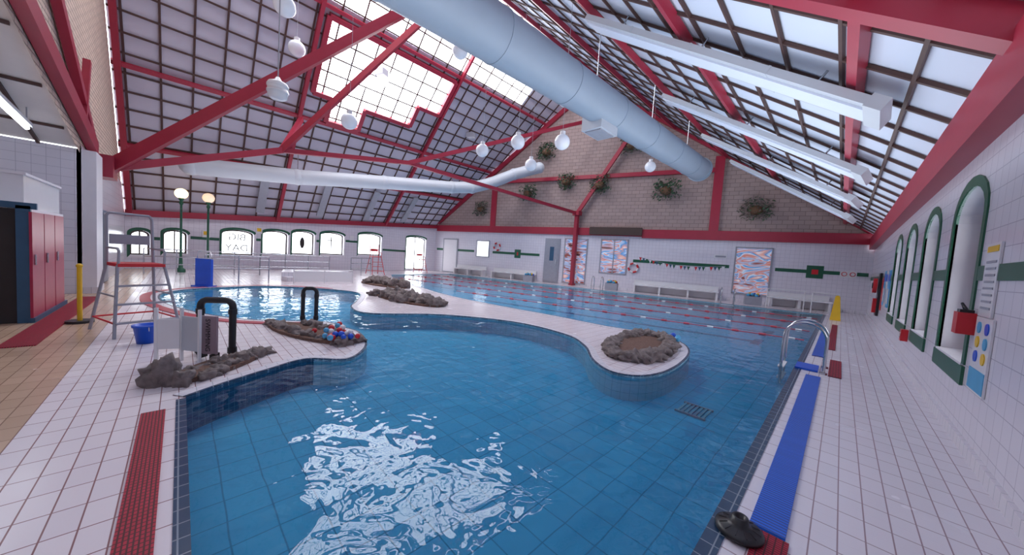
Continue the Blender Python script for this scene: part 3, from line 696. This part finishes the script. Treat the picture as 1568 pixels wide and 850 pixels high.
for s in(-1,1):
    vs=[(x-.16,y+s*.2,0),(x+.16,y+s*.2,0),(x+.07,y+s*.02,.95),(x-.07,y+s*.02,.95)]; vs+=[(a,b+s*.02,c) for a,b,c in vs]; mb.add(vs,[(0,1,2,3),(4,5,6,7),(0,1,5,4),(1,2,6,5),(3,0,4,7)],'yellow')
mb.box((x,y,.96),(.1,.06,.05),'yellow'); mb.obj("wet_floor_sign")
def bench(x0,x1,d0=.1,d1=.7,h=.5):
    mb=MB(); fbox(mb,x0,x1,h-.08,h,d0,d1,'whitegloss'); n=max(2,int(abs(x1-x0)/1.2))
    for i in range(n+1):
        x=x0+(x1-x0)*i/n; x=min(max(x,min(x0,x1)+.08),max(x0,x1)-.08); fbox(mb,x-.05,x+.05,0,h-.08,d0+.05,d1-.05,'whitegloss')
    fbox(mb,x0,x1,h,h+.25,d0,d0+.04,'whitegloss'); fbox(mb,x0,x1,.02,.4,d0,d0+.03,'whitegloss'); mb.obj("poolside_bench")
bench(-5.0,-9.4); bench(-.4,-2.8,.1,.7,.5); bench(-16,-19.5); bench(-20.2,-23)
mb=MB(); a=FW(-9.2,2.2,.5);b=FW(-4.8,1.95,.5)
for i in range(24):
    t=i/24; p=a.lerp(b,t)-Vector((0,0,.25*math.sin(math.pi*t))); q=a.lerp(b,t+.035)-Vector((0,0,.25*math.sin(math.pi*t))); mb.add([p,q,(p+q)/2-Vector((0,0,.24))],[(0,1,2)],['redplastic','navyp','green','whitegloss'][i%4])
    mb.cyl(p,a.lerp(b,t+1/24)-Vector((0,0,.25*math.sin(math.pi*(t+1/24)))),.01,'grey',n=4)
mb.obj("flag_bunting")
for x,k in((-3.2,'blue'),(-10.2,'redplastic'),(-15.75,'blue')):
    mb=MB(); fbox(mb,x,x-.7,.0,.45,.9,1.35,'grey')
    for i in range(9):
        p=FW(x-.12-.055*i,.5+.05*(i%2),1.1+.12*((i*7)%3-1)); mb.ball(p,.09,[k,'yellow','teal'][i%3],sub=2)
    mb.obj("float_storage_bin")
def lifebuoy(p,ax):
    mb=MB(); p=Vector(p); ax=Vector(ax).normalized(); u=ax.cross(Vector((0,0,1))).normalized(); v=Vector((0,0,1))
    for q in range(8):
        mb.tube([p+(u*math.cos(t)+v*math.sin(t))*.28 for t in [math.pi/4*(q+j/4) for j in range(5)]],.06,'redplastic' if q%2 else 'whitegloss',8)
    mb.obj("lifebuoy_ring")
nrm=(FW(-9,1,1)-FW(-9,1,0))
lifebuoy(FW(-9.55,1.5,.08),nrm); lifebuoy(FW(-19.4,2.4,.08),nrm)
for o,xe in((2.3,-21.2),(4.6,-20.6),(6.9,-18.5),(9.0,-12)):
    mb=MB(); a=Vector((PX-.1,20.6-o,-.025)); b=Vector((xe,20.6-o+.255*(xe-PX),-.025)); n=int((b-a).length/.6)
    mb.cyl(a,b,.012,'ropered',n=5)
    for i in range(n):
        p=a.lerp(b,(i+.3)/n);q=a.lerp(b,(i+.55)/n); mb.cyl(p,q,.032,'ropered' if i%3 else 'whitegloss',n=8)
    mb.obj("lane_rope")
def railing(pts,h=1.0,bars=2,k='steel',glass=False):
    mb=MB()
    for i in range(len(pts)-1):
        a=Vector((*pts[i],0));b=Vector((*pts[i+1],0)); n=max(1,round((b-a).length/1.0))
        for j in range(n+1): p=a.lerp(b,j/n); mb.cyl(p,p+Vector((0,0,h)),.022,k,n=8)
        for q in range(bars): z_=h*(1-q/ (bars+.0)*.9); mb.cyl(a+Vector((0,0,z_)),b+Vector((0,0,z_)),.02,k,n=8)
        if glass: mb.beam(a+Vector((0,0,h*.5)),b+Vector((0,0,h*.5)),.012,h*.8,'whitegloss')
    mb.obj("handrail")
railing([(-15.3,.6),(-15.5,2.4)]); railing([(-19.2,-1.0),(-19.0,2.6),(-19.3,5.6)],1.0,3)
railing([(-19.0,6.6),(-19.8,8.0)],1.0,3); railing([(-15.4,3.2),(-15.3,5.4)],.55,1,'whitegloss',True)
railing([(-2.6,21.0),(-1.2,21.4)],.95,2,'whitegloss'); railing([(-.9,20.9),(.0,21.1)],.95,2,'whitegloss')
mb=MB(); mb.prism([(-16.6,3.0),(-18.4,3.4),(-18.6,6.2),(-16.6,5.8)],0,.35,'coping'); mb.prism([(-16.0,3.1),(-16.6,3.0),(-16.6,5.8),(-16.0,5.6)],0,.18,'coping'); mb.obj("raised_spa_platform")
def plant(x,z,s,k):
    mb=MB(); c=FW(x,z,.34)
    mb.ball(c-Vector((0,0,.1*s)),.3*s,'wood',sc=(1,.8,.7),sub=2,disp=.15)
    for i in range(300):
        t=random.random()*6.28; r=random.random()**.6*.68*s; zz=random.uniform(-.55,.5)*s*(1-.3*r)
        p=c+Vector((math.cos(t)*r,math.sin(t)*r*.4,zz)); 
        a=Vector((random.uniform(-1,1),random.uniform(-1,.4),random.uniform(-1,.6))).normalized()*.17*s; b=a.cross(Vector((random.random(),random.random(),1))).normalized()*.038*s
        mb.add([p,p+a*.5+b,p+a,p+a*.5-b],[(0,1,2,3)],k if random.random()<.75 else ('leaf' if k=='dryleaf' else 'dryleaf'))
    mb.obj("hanging_basket_plant")
for x,z_,s,k in((-3.73,5.2,1.2,'dryleaf'),(-8.08,6.4,1.25,'leaf'),(-11.96,6.9,1.2,'leaf'),(-14.2,7.2,1.15,'leaf'),(-17.0,6.5,1.15,'leaf'),(-15.8,9.4,1.25,'leaf'),(-10.2,9.3,1.15,'dryleaf'),(-20.9,5.4,1.15,'dryleaf')): plant(x,z_,s,k)
def rsign(name,y0,y1,z0,z1,k,parts=()):
    mb=MB(); mb.box((.99,(y0+y1)/2,(z0+z1)/2),(.016,y1-y0,z1-z0),k)
    for (a,b,c,d,kk) in parts: mb.box((.98,y0+(y1-y0)*(a+b)/2,z0+(z1-z0)*(c+d)/2),(.006,(y1-y0)*(b-a),(z1-z0)*(d-c)),kk)
    mb.obj(name)
rsign("pool_rules_notice",5.2,5.6,1.35,2.05,'whitegloss',[(.1,.9,.88,.96,'yellow')]+[(.12,.85,.1+.09*i,.13+.09*i,'grey') for i in range(8)])
mb=MB(); mb.box((.99,5.35,.98),(.016,.5,.72),'whitegloss'); mb.box((.98,5.35,.74),(.006,.48,.2),'teal')
for i in range(3):
    for j in range(2): mb.cyl((.982,5.22+.24*j,1.24-.14*i),(.974,5.22+.24*j,1.24-.14*i),.055,['blue','teal','yellow'][(i+j)%3],n=20)
mb.obj("swim_safety_poster")
mb=MB(); mb.box((.93,5.72,1.25),(.12,.17,.22),'redplastic'); mb.box((.93,5.72,1.37),(.09,.12,.04),'black'); mb.tube([(.93,5.68,1.39),(.9,5.7,1.45),(.93,5.77,1.39)],.012,'black',6); mb.obj("red_first_aid_bag")
mb=MB(); mb.box((.95,10.0,.62),(.09,.18,.22),'redplastic'); mb.cyl((.9,10,.62),(.89,10,.62),.05,'whitegloss'); mb.obj("red_call_point")
for y0,k in((14.4,'teal'),(15.1,'whitegloss'),(15.75,'teal')): rsign("wall_notice",y0,y0+.55,.9,2.0,k,[(.1,.9,.7,.9,'blue'),(.1,.9,.1,.5,'whitegloss' if k=='teal' else 'grey')])
mb=MB(); mb.box((.96,17.5,1.2),(.06,.6,1.5),'black'); mb.cyl((.9,17.5,1.5),(.8,17.5,1.5),.26,'redplastic',n=24); mb.cyl((.8,17.5,1.5),(.78,17.5,1.5),.1,'black',n=16); mb.box((.9,17.5,.8),(.12,.3,.5),'redplastic'); mb.obj("fire_hose_reel")
rsign("red_safety_sign",16.5,16.9,.7,1.8,'redplastic')
mb=MB(); fbox(mb,-4.75,-5.35,2.4,2.6,0,.02,'whitegloss'); fbox(mb,-4.8,-5.3,2.45,2.55,.02,.025,'grey'); mb.obj("deep_water_sign")
mb=MB(); fbox(mb,.5,-.1,1.75,2.1,0,.02,'whitegloss')
for x in(.35,.05): mb.cyl(FW(x,1.93,.02),FW(x,1.93,.03),.11,'redplastic',n=18); mb.cyl(FW(x,1.93,.03),FW(x,1.93,.035),.08,'whitegloss',n=18)
mb.obj("no_diving_sign")

# ------------------------------------------------------------ lights
def area(name,loc,rot,sx,sy,p,col=(1,1,1)):
    l=bpy.data.lights.new(name,'AREA'); l.shape='RECTANGLE'; l.size=sx; l.size_y=sy; l.energy=p; l.color=col
    o=bpy.data.objects.new(name,l); o.location=loc; o.rotation_euler=rot; COL.objects.link(o); return o
area("added_fill_right",(-2.6,7,2.6),(math.pi,0,0),5,24,640,(.88,.93,1))  # added fill without a fixture, aimed up to brighten the right roof
area("added_fill_left",(-18,6.5,2.6),(math.pi,0,0),3,12,100,(.95,.94,1))  # added fill without a fixture, lifts the left roof from below
w=bpy.data.worlds.new("World"); bpy.context.scene.world=w; w.use_nodes=True
bg=w.node_tree.nodes["Background"]; bg.inputs[0].default_value=(.90,.94,1,1); bg.inputs[1].default_value=5.0

# ------------------------------------------------------------ camera
A=math.radians(3.92); pitch=math.atan(30.5/517); yaw=math.radians(44.8)
F=Vector((-math.sin(yaw),math.cos(yaw),0)); Rr=Vector((math.cos(yaw),math.sin(yaw),0)); Zv=Vector((0,0,1))
fw=F*math.cos(pitch)-Zv*math.sin(pitch); up=F*math.sin(pitch)+Zv*math.cos(pitch)
cx=Rr*math.cos(A)+up*math.sin(A); cy=-Rr*math.sin(A)+up*math.cos(A); cz=-fw
cam=bpy.data.cameras.new("camera"); cam.lens=517*36/1600; cam.sensor_width=36; cam.clip_start=.05; cam.clip_end=200
co=bpy.data.objects.new("camera",cam); COL.objects.link(co)
co.matrix_world=Matrix(((cx.x,cy.x,cz.x,0),(cx.y,cy.y,cz.y,0),(cx.z,cy.z,cz.z,1.6),(0,0,0,1)))
bpy.context.scene.camera=co
